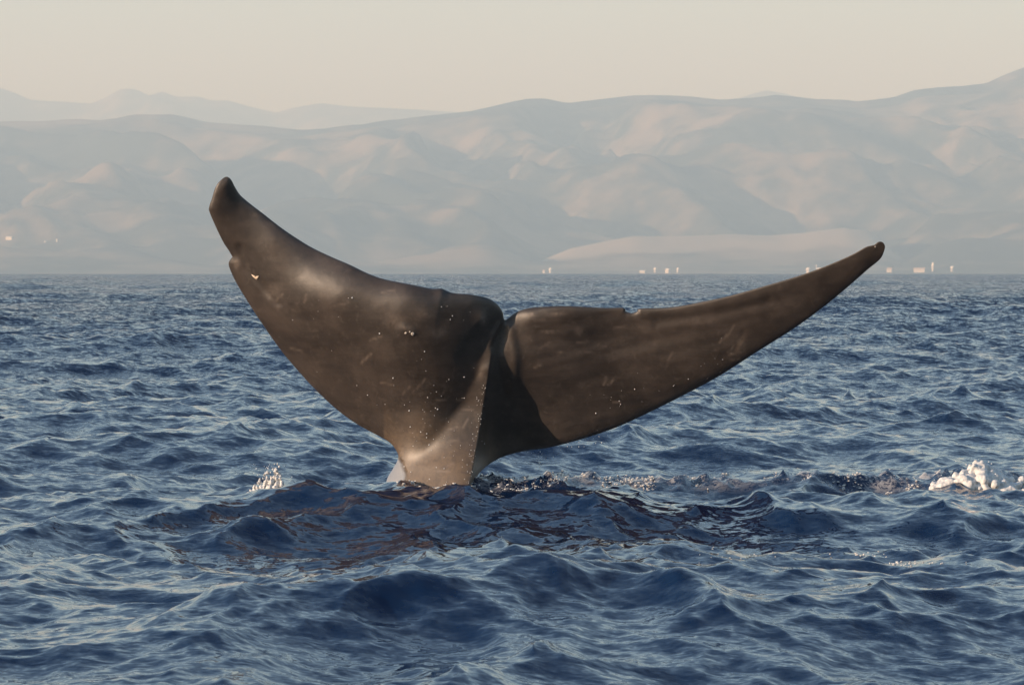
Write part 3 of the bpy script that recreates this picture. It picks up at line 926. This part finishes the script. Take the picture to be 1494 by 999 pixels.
def building(name, label, px, top, w, dpt, hgt, Y=None, py=None, wall=0, roof=0, rot=-38.0, kind="gable"):
    if py is not None:
        q = hit(px, py)
        X, Y = q if q else (float(at(px, py, SHORE + 900)[0]), SHORE + 900)
    else:
        X = float(at(px, 395, Y)[0])
    g = ground(X, Y)
    e = bpy.data.objects.new(name, None); col.objects.link(e)
    e.location = (X, Y, g); e.rotation_euler = (0, 0, math.radians(rot))
    tag(e, label, "tower" if kind == "tower" else "building", "buildings along the far shore")
    w, dpt, hgt = w * 0.52, dpt * 0.52, hgt * 0.6
    a, b = w / 2, dpt / 2
    zt = float(at(px, top, Y)[2]) - g if top else hgt
    zt = max(zt * 0.75, hgt)
    if kind == "tower":
        n = 12
        def cyl(r0, r1, z0, z1):
            V = [(r * math.cos(2 * math.pi * i / n), r * math.sin(2 * math.pi * i / n), z) for r, z in ((r0, z0), (r1, z1)) for i in range(n)]
            return np.array(V), np.array([(i, (i + 1) % n, n + (i + 1) % n, n + i) for i in range(n)])
        V, Q = cyl(a * 0.7, a * 0.6, -3, zt * 0.72); link("shaft", mesh_np("shaft", V, Q, WALLS[wall]), e)
        V, Q = cyl(a, a, zt * 0.70, zt * 0.9); t = link("tank", mesh_np("tank", V, Q, WALLS[wall]), e)
        V, Q = cyl(a * 1.08, 0.1, zt * 0.9, zt); link("roof", mesh_np("roof", V, Q, ROOFS[roof]), e)
        return
    ev = zt * 0.68
    V = np.array([(-a, -b, -3), (a, -b, -3), (a, b, -3), (-a, b, -3), (-a, -b, ev), (a, -b, ev), (a, b, ev), (-a, b, ev), (-a, 0, zt - 0.3), (a, 0, zt - 0.3)])
    bm = bmesh.new(); vs = [bm.verts.new(v) for v in V]
    for f in ((0, 1, 5, 4), (1, 2, 6, 9, 5), (2, 3, 7, 6), (3, 0, 4, 8, 7)): bm.faces.new([vs[i] for i in f])
    me = bpy.data.meshes.new("wall"); bm.to_mesh(me); bm.free(); me.materials.append(WALLS[wall]); link("wall", me, e)
    o_ = 0.8
    V = [(-a - o_, -b - o_, ev - 0.2), (a + o_, -b - o_, ev - 0.2), (a + o_, 0, zt), (-a - o_, 0, zt), (-a - o_, b + o_, ev - 0.2), (a + o_, b + o_, ev - 0.2)]
    V2 = [(x, y, z + 0.5) for x, y, z in V]
    bm = bmesh.new(); vs = [bm.verts.new(v) for v in V + V2]
    for f in ((0, 3, 2, 1), (3, 4, 5, 2), (6, 7, 8, 9), (9, 8, 11, 10), (0, 1, 7, 6), (4, 10, 11, 5), (1, 2, 8, 7), (2, 5, 11, 8), (0, 6, 9, 3), (3, 9, 10, 4)): bm.faces.new([vs[i] for i in f])
    bmesh.ops.recalc_face_normals(bm, faces=bm.faces)
    me = bpy.data.meshes.new("roof"); bm.to_mesh(me); bm.free(); me.materials.append(ROOFS[roof]); link("roof", me, e)

YS = SHORE + 180
building("shore_building", "low cream building beside a taller one on the far shore, apart from others", 794, 392, 16, 12, 8, YS, roof=1)
building("shore_building", "tall narrow cream building standing next to a low one on the far shore", 803, 388.5, 12, 12, 12, YS + 30, wall=1)
building("shore_building", "long low pale building on the far shore between the flukes", 938, 393.5, 36, 16, 8, YS, roof=0)
building("shore_building", "small cream house behind the long low shore building", 956, 388.5, 13, 11, 12, YS + 60, roof=0)
building("shore_building", "largest bright white building of the cluster between the flukes", 974, 389.5, 22, 18, 12, YS, wall=1)
building("shore_building", "small white hut at the end of the cluster between the flukes", 989, 388.5, 9, 9, 10, YS + 40, wall=1)
building("shore_building", "bright cream building beside the slim tower on the shore", 1179, 388.0, 17, 14, 12, YS, wall=1)
building("water_tower", "slim pale tower above the shore buildings by the right fluke tip", 1191, 381.0, 8, 8, 20, YS + 20, wall=1, kind="tower")
building("shore_building", "wide white building behind the right fluke below the slim tower", 1196, 388.5, 30, 14, 12, YS, wall=1)
building("shore_building", "long faint cream shed on the shore under the right fluke tip", 1298, 388.5, 34, 14, 7, YS + 60, roof=1)
building("shore_building", "very long pale shed on the shore beyond the right fluke tip", 1342, 388.5, 75, 16, 7, YS + 60, roof=1)
building("shore_building", "small bright white house above the very long pale shed", 1361, 379.0, 10, 10, 14, YS + 90, wall=1)
building("shore_building", "pale gabled house beyond the end of the very long shed", 1389, 386.0, 13, 12, 10, YS + 40, wall=0)
building("hillside_building", "long bright white greenhouse on the lower hillside", 14, None, 52, 20, 14, py=354, wall=1)
building("hillside_building", "small pale farm building near the greenhouse on the hillside", 66, None, 11, 9, 7, py=358)
building("hillside_building", "narrow pale silo-like building right of the hillside farm", 83, None, 7, 7, 16, py=358, wall=1)
